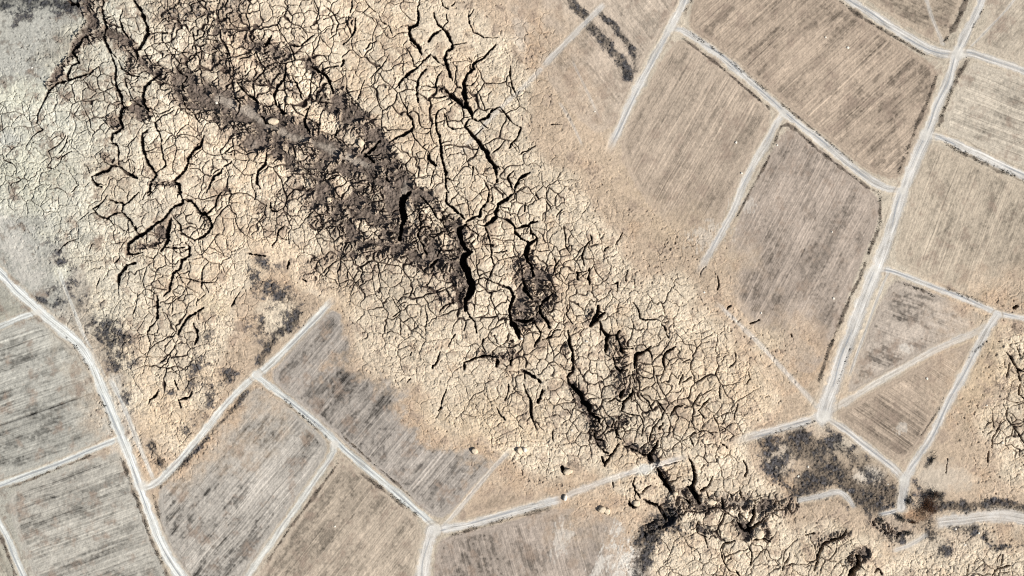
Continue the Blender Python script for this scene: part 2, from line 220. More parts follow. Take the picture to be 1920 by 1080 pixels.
# ------------------------------------------------------------------ survey: tracks (name, label, width, tint 0..1 strength, fade start/end, points)
TR = [
 ("dirt_road","wide pale dirt road running straight from the top right down to the many-armed junction",15,1.0,0,0,[(1860,-60),(1843,0),(1813,60),(1793,103),(1780,150),(1760,187),(1740,250),(1723,283),(1703,333),(1693,360),(1677,410),(1657,467),(1643,503),(1630,537),(1613,577),(1597,623),(1580,670),(1563,720),(1549,757),(1543,780)]),
 ("dirt_road","pale dirt road on the west side of the large brown field, ending in cracked earth",13,.95,0,30,[(1300,-50),(1280,10),(1257,50),(1227,107),(1190,173),(1157,250),(1137,290)]),
 ("dirt_road","pale dirt road along the lower edge of the large brown field",11,1.0,0,0,[(1257,50),(1280,56),(1323,84),(1363,115),(1413,157),(1460,202),(1497,232),(1540,265),(1580,298),(1613,325),(1647,347),(1675,357),(1694,356)]),
 ("farm_track","farm track between the two narrow brown fields, fading out at its lower end",11,.85,0,34,[(1470,212),(1457,227),(1437,267),(1413,307),(1390,353),(1380,387),(1357,430),(1337,463),(1317,497),(1305,522)]),
 ("dirt_road","pale dirt road along the upper edge of the large brown field",13,1.0,0,0,[(1540,-50),(1587,-4),(1630,24),(1680,56),(1723,82),(1753,97),(1790,104)]),
 ("dirt_road","pale dirt road leaving the upper right junction for the picture's right edge",12,.9,0,0,[(1795,100),(1820,98),(1847,108),(1880,119),(1920,133),(1990,160)]),
 ("dirt_road","pale dirt road above a dark weed strip at the right edge",12,1.0,0,0,[(1736,252),(1773,260),(1813,279),(1863,303),(1920,330),(1990,362)]),
 ("dirt_road","narrow pale road on the top side of the triangular fallow field",9,1.0,0,0,[(1640,503),(1665,505),(1697,517),(1747,537),(1797,556),(1847,577),(1877,590),(1920,597),(1990,606)]),
 ("dirt_road","pale dirt road on the right side of the two wedge fields, ending at the dark scrub",13,.95,0,0,[(1870,590),(1850,620),(1827,662),(1806,704),(1773,763),(1747,820),(1723,853),(1703,887),(1697,907),(1692,933),(1690,952)]),
 ("farm_track","faint greyish track crossing between the two wedge fields",10,.62,0,10,[(1545,780),(1557,768),(1580,757),(1613,737),(1640,720),(1680,697),(1730,669),(1780,643),(1847,617),(1868,594)]),
 ("farm_track","pale track on the lower left side of the dark wedge field with fine rows",10,.9,0,0,[(1545,780),(1580,802),(1613,828),(1647,855),(1680,880),(1697,900)]),
 ("dirt_road","pale road curving from the many-armed junction west into cracked earth",13,.85,0,50,[(1545,778),(1520,788),(1480,799),(1430,812),(1397,822),(1362,835)]),
 ("dirt_road","long whitish dirt road down the left side of the picture",15,1.0,0,0,[(-50,470),(0,512),(27,540),(63,573),(90,598),(123,623),(150,646),(163,667),(180,700),(190,728),(200,749),(213,783),(230,823),(247,867),(263,915),(277,953),(293,1000),(313,1042),(337,1078),(370,1125)]),
 ("farm_track","short pale track joining the left road from the picture's left edge",9,.9,0,0,[(72,585),(55,590),(33,598),(0,612),(-50,631)]),
 ("farm_track","straight pale track between the two striped fields at lower left",9,.95,0,0,[(222,822),(205,829),(167,846),(100,873),(50,893),(0,908),(-50,925)]),
 ("farm_track","whitish track in the bottom left corner",10,.95,0,0,[(-20,950),(0,983),(17,1013),(30,1048),(45,1082),(60,1130)]),
 ("farm_track","pale track running diagonally on the north side of the grey striped field",11,.88,0,24,[(272,915),(290,908),(317,885),(350,848),(383,808),(417,765),(450,730),(475,706),(500,690),(533,658),(567,622),(600,588),(630,555)]),
 ("dirt_road","straight whitish road between three striped fields in the lower middle",11,1.0,0,0,[(478,702),(507,725),(550,757),(593,793),(627,825),(650,847),(690,880),(733,916),(773,950),(800,972),(817,990)]),
 ("farm_track","tan farm track on the lower right side of the grey striped field",10,.72,0,0,[(627,832),(624,852),(600,886),(560,945),(520,1003),(483,1052),(464,1082),(438,1130)]),
 ("dirt_road","bright pale road curving right from the lower junction until it breaks up",13,1.0,0,12,[(812,995),(840,990),(880,984),(923,971),(973,957),(1023,943),(1057,935)]),
 ("farm_track","buried pale track continuing the lower road across cracked earth",10,.62,6,30,[(1060,932),(1077,923),(1123,906),(1173,888),(1207,880),(1280,858),(1300,850)]),
 ("dirt_road","broad rutted road leaving the lower junction for the bottom edge",20,.9,0,0,[(810,995),(803,1020),(797,1050),(792,1080),(785,1135)]),
 ("farm_track","thin tan track rising from the lower junction beside the wedge of bare soil",7,.6,0,10,[(830,990),(843,975),(873,940),(907,898),(932,870),(957,843)]),
 ("farm_track","faint track crossing the dark scrub strips at the top",9,.72,10,14,[(1135,5),(1110,30),(1073,68),(1040,101),(1014,130)]),
 ("farm_track","half-buried track crossing the cracks from the top field",7,.45,0,60,[(1014,130),(980,165),(940,200),(890,253),(840,317)]),
 ("farm_track","short whitish scrape on dusty ground below the scrub strips",5,.38,12,8,[(1046,188),(1060,208),(1078,242),(1093,276)]),
 ("farm_track","second thin scrape on dusty ground nearer the upper road",4,.3,14,20,[(1072,110),(1083,135),(1105,180),(1127,228)]),
 ("farm_track","faint buried track heading for the many-armed junction from upper left",8,.5,40,10,[(1335,560),(1353,577),(1400,620),(1440,662),(1480,705),(1523,752),(1540,772)]),
 ("farm_track","thin worn track beside the left road on its right side",6,.42,20,10,[(108,500),(120,535),(133,567),(150,613),(165,645),(180,677),(200,716)]),
 ("farm_track","pale worn strip right of the left road above the diagonal track",7,.55,10,10,[(205,710),(225,745),(245,795),(262,840),(280,880),(290,905)]),
 ("farm_track","thin grey tractor track crossing the fields in the top right corner",4,.45,0,0,[(1930,-50),(1900,5),(1860,47),(1820,88)]),
 ("farm_track","faint pale wheel track inside the triangular field at the top",6,.5,0,0,[(1728,-50),(1737,0),(1748,36),(1768,82)]),
 ("farm_track","thin white bank above the dark hollow near the charred scrub",8,.9,6,8,[(1492,939),(1515,935),(1540,930),(1562,923),(1578,922),(1592,936),(1604,956)]),
 ("farm_track","short white track bending left from the foot of the right road",7,.9,0,10,[(1690,950),(1685,956),(1668,961),(1643,966)]),
 ("sand_bar","curved pale sand bar below the dark stream bed at the right edge",18,.85,16,0,[(1750,979),(1773,978),(1813,973),(1850,968),(1880,966),(1910,971),(1990,992)]),
 ("farm_track","worn pale tyre tracks crossing the lower right bank",7,.6,8,8,[(1740,1000),(1715,1018),(1690,1028),(1670,1034)]),
 ("farm_track","light path along the right side of the wide dirt road beside the triangular field",5,.7,6,10,[(1668,505),(1650,545),(1630,600),(1612,650),(1590,710)]),
]
# ------------------------------------------------------------------ survey: fields (label, polygon, row angle deg (down positive), colour, row contrast, blotch contrast)
FL = [
 ("large brown ploughed field at the upper right with long diagonal rows",[(1290,42),(1300,0),(1325,-60),(1500,-60),(1575,2),(1640,45),(1700,88),(1740,113),(1762,140),(1745,200),(1715,290),(1690,335),(1660,335),(1620,318),(1560,270),(1440,172),(1350,95),(1296,58)],-43,(176,159,140),.20,.20,1.0),
 ("narrow tan field left of the middle farm track, fading into dust",[(1262,74),(1292,76),(1360,127),(1440,196),(1448,222),(1425,270),(1380,360),(1320,480),(1240,420),(1150,290),(1195,190)],-60,(184,167,148),.16,.12,.9),
 ("grey brown field between the middle farm track and the wide dirt road",[(1468,240),(1500,246),(1590,318),(1648,368),(1652,410),(1612,500),(1560,640),(1520,720),(1430,640),(1345,520),(1395,380)],-62,(172,158,144),.15,.20,.95),
 ("pale tan field at the right edge below the weed strip",[(1735,265),(1775,275),(1860,318),(1990,368),(1990,600),(1890,578),(1800,548),(1700,502),(1672,488),(1700,390)],-69,(188,174,154),.14,.16,.9),
 ("beige field at the right edge with rows running nearly level",[(1822,112),(1850,122),(1990,170),(1990,342),(1920,312),(1810,264),(1762,246),(1785,185)],21,(196,185,167),.20,.12,1.0),
 ("smooth beige field in the top right corner",[(1835,70),(1858,20),(1880,-60),(1990,-60),(1990,145),(1870,102),(1828,88)],-48,(192,179,160),.10,.10,.8),
 ("small darker triangular field at the top between two roads",[(1560,-60),(1620,0),(1700,50),(1755,82),(1774,82),(1800,20),(1830,-60)],24,(184,168,148),.14,.16,1.0),
 ("triangular grey field with dark stubble patches beside the wide road",[(1676,522),(1700,526),(1790,566),(1862,596),(1840,618),(1740,660),(1640,712),(1585,745),(1600,690),(1640,580)],20,(176,164,150),.12,.34,1.0),
 ("darker wedge field with fine parallel rows above the charred scrub",[(1562,775),(1620,742),(1700,697),(1790,650),(1838,632),(1800,695),(1762,765),(1700,880),(1640,838),(1572,790)],34,(178,161,142),.24,.14,1.0),
 ("greenish grey striped field on the left between the road and two tracks",[(-60,640),(0,620),(62,598),(92,612),(120,632),(152,662),(178,718),(205,790),(212,812),(190,826),(100,864),(0,899),(-60,920)],-19,(175,172,161),.24,.22,1.0),
 ("small greenish grey field at the left edge above the short track",[(-60,500),(0,534),(30,560),(52,582),(0,603),(-60,624)],-18,(172,168,152),.22,.12,1.0),
 ("striped grey beige field in the lower left with dark weeds on its right",[(12,925),(60,900),(150,868),(218,844),(232,858),(255,925),(290,1025),(322,1100),(340,1135),(85,1135),(55,1060),(25,990)],-20,(178,173,161),.22,.20,1.0),
 ("large grey striped field with dark streaks in the lower middle",[(478,722),(500,733),(560,776),(612,824),(616,850),(560,930),(480,1045),(425,1135),(385,1135),(330,1060),(302,1000),(294,925),(310,905),(400,800)],-50,(175,168,157),.24,.30,1.0),
 ("grey field with streaks that dissolves into cracked earth at its upper right",[(618,572),(650,600),(690,660),(770,735),(850,800),(960,845),(905,893),(840,970),(815,974),(770,935),(690,868),(630,818),(560,760),(500,712),(535,668)],-50,(172,163,152),.20,.24,1.0),
 ("tan field at the bottom left of the lower junction",[(640,858),(660,866),(720,916),(780,965),(792,990),(785,1040),(770,1135),(452,1135),(500,1052),(560,965),(630,868)],-52,(184,169,150),.16,.20,.9),
 ("dark brown grey field below the bright curving road",[(822,1012),(850,1002),(920,985),(980,970),(1050,950),(1110,955),(1180,980),(1196,1020),(1205,1135),(808,1135),(815,1040)],75,(170,157,144),.12,.26,.95),
 ("small wedge of bare brown soil above the bright curving road",[(852,974),(885,940),(925,893),(960,858),(1010,890),(1040,930),(960,952),(890,972)],-50,(184,164,142),.08,.16,.8),
 ("fallow tan ground with worn streaks at the top beside the scrub strips",[(935,-60),(1285,-60),(1268,20),(1240,62),(1190,150),(1140,262),(1080,225),(1010,130),(955,60)],52,(190,174,156),.12,.18,.8),
 ("bare grey field at the left edge above the left road",[(-60,350),(20,375),(60,420),(100,480),(125,545),(105,572),(75,562),(30,528),(-60,460)],62,(168,166,156),.12,.20,.9),
 ("pale grey strip of field in the bottom left corner",[(-60,990),(-20,985),(5,1010),(30,1080),(42,1135),(-60,1135)],62,(176,170,154),.14,.16,1.0),
]
# rough weeds growing in strips: (points, width)
WD = [([(1280,72),(1347,122),(1413,178),(1447,207)],4),([(1573,0),(1613,30),(1657,57),(1697,80),(1735,104)],6),([(1757,140),(1740,187),(1720,233),(1703,277),(1683,327)],6),([(1458,252),(1465,236),(1478,234),(1493,243),(1533,280),(1580,317),(1630,353),(1648,362)],5),([(1460,247),(1440,300),(1410,353),(1380,410)],4),
 ([(1650,363),(1650,423),(1633,463),(1613,520),(1593,560),(1580,593),(1553,660),(1535,716)],6),([(1817,110),(1793,147),(1780,180),(1767,213),(1760,240)],7),([(1773,267),(1813,290),(1863,313),(1920,337),(1980,362)],9),([(1680,527),(1727,543),(1753,557)],6),([(1765,540),(1820,558),(1850,572)],6),([(1816,-10),(1793,43),(1770,80)],7),
 ([(1843,17),(1823,53)],4),([(180,730),(197,763),(210,810)],5),([(123,632),(147,655),(167,693)],5),([(227,857),(243,900),(263,953),(283,1010),(312,1077),(330,1110)],7),([(20,914),(100,882),(173,853)],4),([(533,750),(583,793),(613,820)],6),([(672,882),(683,890),(723,920),(767,953),(786,968)],8),([(840,1006),(907,985),(973,967),(1037,950)],7),
 ([(635,868),(593,925),(547,985),(500,1055)],4),([(0,1000),(20,1053),(30,1085)],5),([(287,925),(300,973)],6),([(1283,34),(1287,16),(1300,-4)],5),([(1285,56),(1323,80),(1363,110),(1440,172)],5),([(1460,190),(1540,256),(1600,305)],4),([(1725,820),(1760,770),(1770,745)],3),([(1815,670),(1850,640)],5),([(640,600+215),(700,868),(770,930)],4),([(1530,790),(1440,815)],4),([(1600,640),(1570,720)],3)]
# cracked ground outline
CRACKED = [(170,-60),(840,-60),(900,50),(985,130),(1010,250),(1060,340),(1120,430),(1230,490),(1330,570),(1400,640),(1470,720),(1440,790),(1390,830),(1400,900),(1480,960),(1640,990),(1640,1140),(1235,1140),(1220,1020),(1240,960),(1140,935),(1060,890),(960,835),(880,795),(800,755),(700,685),(640,575),(560,490),(490,470),(440,560),(430,650),(400,750),(320,815),(260,750),(225,650),(205,570),(130,490),(70,390),(-60,340),(-60,200),(80,175),(140,90)]
CRACKED2 = [(1870,610),(1990,600),(1990,930),(1900,900),(1850,800),(1865,700)]
CRACKED3 = [(1700,1060),(1840,1010),(1990,1050),(1990,1140),(1700,1140)]

# ------------------------------------------------------------------ region masks
wob = fbm(60, 3, 11) * F(16)
cr = np.maximum(np.maximum(poly_sdf(CX, CY, CRACKED), poly_sdf(CX, CY, CRACKED2)), poly_sdf(CX, CY, CRACKED3))
cr = spread(cr)                                         # signed distance, + inside
crk = ss(-32, 22, cr + wob)                             # strongly cracked
crk_out = ss(-150, -10, cr + wob * F(1.4))              # hairline zone round it
dark = strokes(DARK); heads = strokes([([(640,335),(650,360)],15,.75),([(680,425),(705,440)],17,.75),([(590,215),(620,230)],20,.85),([(555,125),(580,165)],20,1.0),([(495,300),(520,320)],18,.8),([(560,330),(575,350)],10,.5),([(800,395),(815,420)],17,.8),([(830,445),(838,470)],9,.7),
    ([(548,190),(560,210)],8,.6),([(520,180),(530,200)],7,.6),([(770,400),(775,415)],8,.7),([(300,60),(285,30)],13,.7),([(345,65),(330,90)],11,.7),([(300,110),(320,125)],9,.5),([(500,160),(470,170)],8,.5),([(990,560),(1000,580)],6,.4),([(1375,965),(1385,975)],8,.5),([(440,110),(470,130)],14,.5),([(270,145),(285,160)],9,.5),([(480,100),(490,110)],6,.5)])
dark = np.maximum(dark - F(.85) * heads, 0)
dusty = strokes(DUSTY); scrub = strokes(SCRUB_AND_SHADE)
nA = fbm(14, 4, 21, .62); nB = fbm(40, 4, 31, .6); nC = fbm(5, 3, 41, .7); nD = fbm(160, 4, 51, .55)
white = rng.standard_normal(SH).astype(F)

# ------------------------------------------------------------------ relief and soil colour
H = np.zeros(SH, F)
cool = (1 - ss(40, 420, XX + (YY - 300) * F(0.15) + nB * F(20)))[..., None]
crustW = alb((232, 215, 189)); crustC = alb((212, 209, 192)); dustW = alb((203, 182, 157)); dustC = alb((184, 182, 171))
crust = crustW * (1 - cool) + crustC * cool; dust = dustW * (1 - cool) + dustC * cool
lev = ss(0.1, 0.95, crk + nB * F(0.16))[..., None]
far = ss(70, 220, -cr)[..., None]; dust = dust * (1 - far) + alb((200, 188, 168)) * far * (1 - cool) + alb((186, 183, 170)) * far * cool
A = dust * (1 - lev) + crust * lev
A *= (1.02 + F(.075) * nA + F(.07) * nD + F(.08) * white + F(.055) * nC)[..., None]
tan_ = (F(.52) * (1 - cool[..., 0]) * ss(-.1, 1.5, nB + F(.5) * nA + F(.4) * nD + F(.6) * ss(0, 60, 40 - np.abs(cr + 40))) * (1 - far[..., 0]))[..., None]; A = A * (1 - tan_) + A * np.array([.87, .785, .71], F) * tan_
stain = (F(.72) * ss(.1, 1.8, F(.8) * nA + F(.6) * nC + F(.5) * nB) * cool[..., 0])[..., None]; A = A * (1 - stain) + alb((120, 118, 110)) * stain
for (x, y, rx, ry, c, st) in PATCH:
    j, i = win([(x - 2 * rx, y - 2 * ry), (x + 2 * rx, y + 2 * ry)], 2)
    d = np.hypot((XX[j, i] - x) / rx, (YY[j, i] - y) / ry) + F(.16) * nA[j, i] + F(.12) * nC[j, i]
    w = (st * (1 - ss(.45, 1.5, d)))[..., None]
    A[j, i] = A[j, i] * (1 - w) + alb(c) * w * (1 + F(.06) * nC[j, i])[..., None]

# --- fields
fieldmask = np.zeros(SH, F); region = np.zeros(SH, np.int16)
def field(k, label, P, ang, colr, rc, bc, strength):
    P = smooth_line(P, 2, True)
    j, i = win(P, 8); x = XX[j, i]; y = YY[j, i]
    d = poly_sdf(x, y, P) + F(.9) * nC[j, i]
    a = R(ang); ca, sa = math.cos(a), math.sin(a)
    u = x * ca + y * sa; v = -x * sa + y * ca + F(.5) * nB[j, i]
    inside = ss(-2.5, 3.5, d) * (1 - ss(-60 if k == 13 else -150, -6, cr[j, i] + wob[j, i] * F(1.5) + F(14) * nA[j, i] + F(8) * nB[j, i])) * strength
    gate = .55 + .45 * ss(-.8, .8, gn(u / 46, v / 16, 900 + k))
    rows = (n1(v / 1.45, 100 + k) * F(.85) + n1(v / 4.2, 200 + k) * F(.45) + n1(v / 13, 300 + k) * F(.35)) * gate
    streak = gn(u / 75, v / 1.5, 400 + k)
    blot = gn(u / 19, v / 5.5, 500 + k) * F(.7) + gn(u / 60, v / 22, 600 + k) * F(.8) + gn(x / 4, y / 4, 700 + k) * F(.55) + nA[j, i] * F(.35)
    m = 1 + rc * (rows * F(.60) + streak * F(.34)) - (bc + F(.05)) * ss(.2, 2.1, blot) * F(1.45) + (F(.05) + bc * F(.6)) * ss(.2, 2.0, -blot) + F(.07) * nD[j, i] + F(.05) * nB[j, i] + F(.065) * white[j, i] + F(.05) * nC[j, i]
    head = 1 - ss(9, 13, d)
    hm = 1.10 + .09 * np.sin(d * F(1.15)) + .05 * nA[j, i]
    m = m * (1 - head) + hm * head
    coolf = cool[j, i] * .0
    c = alb(colr) * m[..., None]
    w = inside[..., None]
    A[j, i] = A[j, i] * (1 - w) + c * w
    H[j, i] += (rows * F(.045) + streak * F(.03)) * inside * (1 - head)
    fieldmask[j, i] = np.maximum(fieldmask[j, i], inside)
    region[j, i] = np.where(inside > .5, k + 1, region[j, i])
for k, f in enumerate(FL): field(k, *f)

for (x, y, rx, ry, sl_, st) in ((1130,1055,12,60,-.45,.7),(1165,1065,16,44,-.3,.85),(1185,1090,22,26,.2,.8),(1050,1010,18,30,-.2,.45),(1700,650,14,8,.4,.5),(1690,800,10,10,.0,.4),(30,470,30,80,.5,.45),(1395,380,20,16,0,.4),(1330,440,40,24,0,.35)):
    j, i = win([(x - 60, y - 90), (x + 60, y + 90)], 2); dx = XX[j, i] - x; dy = YY[j, i] - y
    d = np.hypot((dx - sl_ * dy) / rx, dy / ry) + F(.25) * nA[j, i] + F(.3) * nC[j, i] + F(.25) * gn((dx - sl_ * dy) / 2.4, dy / 14, 4000 + x)
    w = (st * (1 - ss(.25, 1.1, d)))[..., None]; A[j, i] = A[j, i] * (1 - w) + alb((228, 221, 208)) * w
# --- open dark earth with pale clods standing in it
cw = 11.0
wx = vn(7, 61) * F(2.2) + vn(18, 62) * F(4); wy = vn(7, 63) * F(2.2) + vn(18, 64) * F(4)
e1, h1 = voronoi(XX + wx, YY + wy, 16.0, 71); e0, h0 = voronoi(XX + wx * F(.6) + 31, YY + wy * F(.6), 6.5, 72)
clod = ss(0, 4.5, e1) * (h1 - .5) * 2
dk = np.clip(dark, 0, 1.2) * (1 - fieldmask)
gap = ss(.22, .6, dk) * (1 - ss(.4, 2.4, e1 + F(.5) * nC)) + F(.6) * ss(.3, .7, dk) * (1 - ss(.2, 1.3, e0))
dlev = np.clip(ss(.46, .64, dk * F(.98) - ss(0, 3.0, e1) * (h1 - F(.36)) * F(1.0) + nA * F(.12) + nC * F(.07) + nB * F(.05)) + gap * F(.8), 0, 1) * ss(.03, .2, dk)
soil = alb((114, 102, 92)); soilD = alb((156, 145, 132))
dd = ss(.2, .8, dusty + nA * F(.12))[..., None]
sc_ = (soil * (1 - dd) + soilD * dd) * (1 + F(.17) * nC + F(.10) * nA + F(.11) * white)[..., None]
A = A * (1 - dlev[..., None]) + sc_ * dlev[..., None]
dusk = (F(.75) * ss(.02, .5, dk + nA * F(.16) + nC * F(.06)) * (1 - dlev))[..., None]; A = A * (1 - dusk) + alb((160, 142, 126)) * dusk
lump = fbm(7, 3, 81, .7); gran = fbm(2.6, 2, 91, .8)
ddm = dlev * (1 - dd[..., 0])
H += -F(1.9) * dlev + ddm * (lump * F(.30) + gran * F(.24))
near = ss(.04, .5, dk) * (1 - dlev)
A = A * (1 + F(.12) * heads * (1 - dlev))[..., None]; H += heads * (1 - dlev) * (F(.8) * ss(0, 5, e1) + F(.9) * ss(0, 2.4, e0))
H += near * (ss(0, 4.0, e1) * F(1.3) * (.4 + h1) + ss(0, 2.2, e0) * F(.7)) + near * lump * F(.25)

# --- surveyed cracks, with wandering edges and side branches
rd = random.Random(5)
def wander(P, amp):
    Q = [P[0]]; off = 0.0
    for a, b in zip(P[:-1], P[1:]):
        L = math.hypot(b[0] - a[0], b[1] - a[1]); n = max(1, int(L / 3.6))
        nx, ny = -(b[1] - a[1]) / (L + 1e-6), (b[0] - a[0]) / (L + 1e-6)
        for q in range(1, n + 1):
            t = q / n; off = .72 * off + rd.gauss(0, amp); o = off * min(1, 3 * (1 - t), 3 * t) * (1.5 if len(P) < 4 else 1)
            Q.append((a[0] + (b[0] - a[0]) * t + nx * o, a[1] + (b[1] - a[1]) * t + ny * o))
    return Q
big = np.full(SH, -9, F); bigd = np.zeros(SH, F); rim = np.zeros(SH, F)
def carve(P, w, taper=True, slopes=True):
    Q = wander(P, .55 if w > 2.4 else .45)
    n = len(Q)
    for q in range(n - 1):
        t = (q + .5) / n
        tp = min(1.0, .45 + 2.2 * min(t, 1 - t)) if taper else 1.0
        hw = .5 * w * tp * rd.uniform(.68, 1.28)
        pad = hw + 9
        j, i = win([Q[q], Q[q + 1]], pad); x = XX[j, i]; y = YY[j, i]
        if x.size == 0: continue
        d = segd(x, y, Q[q], Q[q + 1])[0]
        v = hw - d + F(.55) * nC[j, i] * min(1, hw * .6)
        np.maximum(big[j, i], v, out=big[j, i])
        dep = 2.0 + 1.35 * hw * 2
        bigd[j, i] = np.maximum(bigd[j, i], np.clip(v + .4, 0, 1) * dep)
        rim[j, i] = np.maximum(rim[j, i], min(1, w / 5) * np.exp(-np.maximum(d - hw, 0) / F(2.6)))
def branch(P, w):
    L = sum(math.hypot(b[0] - a[0], b[1] - a[1]) for a, b in zip(P[:-1], P[1:]))
    for _ in range(int(L / 40)):
        k = rd.randrange(len(P) - 1); t = rd.random(); a, b = P[k], P[k + 1]
        x, y = a[0] + (b[0] - a[0]) * t, a[1] + (b[1] - a[1]) * t
        an = math.atan2(b[1] - a[1], b[0] - a[0]) + rd.choice((-1, 1)) * rd.uniform(.7, 1.6); Q = [(x, y)]
        for _ in range(rd.randint(2, 5)):
            l = rd.uniform(4, 8); an += rd.gauss(0, .45); x += l * math.cos(an); y += l * math.sin(an); Q.append((x, y))
        n = len(Q)
        for q in range(n - 1): carve([Q[q], Q[q + 1]], max(.9, min(2.0, w * .4) * (1 - q / n)), False)
for (ox, oy), txt in CR.items():
    for item in txt.replace("\n", "|").split("|"):
        if not item.strip(): continue
        w, pts = item.split(":"); P = [(ox + float(p.split(",")[0]) / 3, oy + float(p.split(",")[1]) / 3) for p in pts.split()]
        carve(P, float(w) / 3 * (.84 if float(w) < 11 else 1.0)); branch(P, float(w) / 3)
# --- plates and drying cracks
soft = crk * (1 - ss(.5, .9, fieldmask))
plate = np.zeros(SH, F); cut = np.zeros(SH, F)
quiet = spread(np.maximum(1 - ss(90, 220, np.hypot((CX - 820) * .75, CY - 130)), .7 * (1 - ss(60, 150, np.hypot(CX - 270, CY - 330)))))
def crack_net(cell, seed, hw, depth, mask, bias, dome, domew):
    global H, cut
    a = vn(cell * .4, seed + 1) * F(cell * .10) + vn(cell * .1 + 1.2, seed + 2) * F(cell * .02 + .35)
    b = vn(cell * .4, seed + 3) * F(cell * .10) + vn(cell * .1 + 1.2, seed + 4) * F(cell * .02 + .35)
    e, h = voronoi(XX + a, YY + b, cell, seed)
    pres = vn(cell * .55, seed + 5) * F(.6) + vn(cell * 2.2, seed + 6) * F(.7)
    w = hw * np.clip(mask * F(1.15) + pres * F(.20) + bias, 0, 1.7)
    c = np.clip(w - e + F(.35), 0, 1) * (w > .22)
    cut = np.maximum(cut, c * depth * np.clip(.45 + w / (hw + .01) * F(.5), 0, 1.3))
    if cell > 10: A[:] = A * (1 + F(.13) * (h - F(.5)) * mask * (1 - dlev))[..., None]
    if dome: H += mask * dome * (1 - np.exp(-np.maximum(e, 0) / F(domew))) * (.6 + .8 * h)
inten = ss(-30, 130, cr + wob)
soft = soft * (1 - F(.42) * np.clip(rim * F(2.2), 0, 1))
rough = ss(.02, .3, dk) * F(.46) * (1 - dlev); soft = soft * (1 - F(.55) * dlev)
crack_net(54, 1000, 1.7, 2.8, soft * (.5 + .5 * inten) + rough, -.54, .35, 8)
crack_net(27, 1100, 1.25, 2.2, soft * (.6 + .4 * inten) * (1 - F(.25) * quiet) + rough, -.48, .25, 5)
crack_net(14, 1200, .74, .95, soft * (1 - F(.2) * quiet) + rough, -.46, .12, 3)
crack_net(8, 1300, .5, .5, soft + rough, -.70, .0, 2)
hair = crk_out * (1 - ss(.35, .7, fieldmask))
crack_net(22, 1400, .75, 1.0, hair, -.55, 0, 2)


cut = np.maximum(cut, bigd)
# --- pits and grit
loose = np.clip(crk_out * (1 - fieldmask), 0, 1)
pit = ss(1.75, 2.5, vn(2.6, 141) + .35 * vn(26, 142)) * loose * (1 - dlev)
cut = np.maximum(cut, pit * F(.9))
cut *= F(1) - F(.8) * (roadless := spread(np.maximum.reduce([1 - ss(4, 10, line_d(CX, CY, T[6])[0]) for T in TR if T[3] > .55])))
peb = ss(2.2, 3.0, vn(2.2, 151)) * loose
H += peb * F(.5)
grit = fbm(3.4, 3, 161, .8)
H += (F(.06) + F(.035) * loose + .05 * scrub) * grit + F(.05) * loose * lump + loose * F(.05) * nA
H -= F(.35) * rim * (1 - dlev)

crumb = F(.62) * np.clip(rim, 0, 1) * ss(-.3, 1.3, nC + F(.6) * nA) * (1 - dlev) + F(.22) * ss(-.2, 1.6, nC + nA) * ss(-20, 60, cr) * (1 - dlev)
crumb = np.clip(crumb, 0, .8)[..., None]; A = A * (1 - crumb) + alb((160, 138, 116)) * crumb
pep = vn(1.35, 171); pe2 = vn(2.1, 172)
A *= (1 - (F(.12) + F(.22) * loose) * ss(.7, 2.0, pep) + F(.10) * loose * ss(.6, 2, -pep) - F(.30) * loose * ss(1.3, 2.3, pe2 + F(.4) * nA))[..., None]
# --- charred scrub ground and painted hollow shade
sl = ss(.22, .85, scrub + nA * F(.20) + nC * F(.12) + white * F(.11)) * ss(.04, .2, scrub)
char = alb((40, 41, 44)) * (1 + F(.4) * nC + F(.35) * white)[..., None] * (1 + 1.1 * ss(.3, 2, nA + F(.6) * nC))[..., None]
half = (.90 * sl * (F(.72) + F(.28) * ss(-.8, .9, nC + nA)))[..., None]
A = A * (1 - half) + np.clip(char, .01, 1) * half
H += sl * gran * F(.22)
rust = (ss(.3, .9, 1 - np.hypot((XX - 1718) / 44, (YY - 965) / 26) + nA * F(.16)) * F(.75))[..., None]
A = A * (1 - rust) + alb((158, 128, 100)) * rust * (1 + F(.2) * nC)[..., None]

# --- trodden, weedy verges
for k, (P, w) in enumerate(WD):
    j, i = win(P, w * 2.5); d, s_, sg_, L_ = line_d(XX[j, i], YY[j, i], P)
    m_ = ss(.35, .75, (1 - ss(.1, 1.15, d / w)) * .9 + F(.16) * nA[j, i] + F(.14) * nC[j, i] + F(.07) * white[j, i] - .12 + .16 * n1(s_ / 14, 3000 + k)) * (1 - ss(.9, 1.5, d / w)) * ss(0, 12, s_) * ss(0, 12, L_ - s_)
    m_ = (m_ * F(.85))[..., None]; A[j, i] = A[j, i] * (1 - m_) + alb((104, 93, 82)) * (1 + F(.25) * nC[j, i])[..., None] * m_
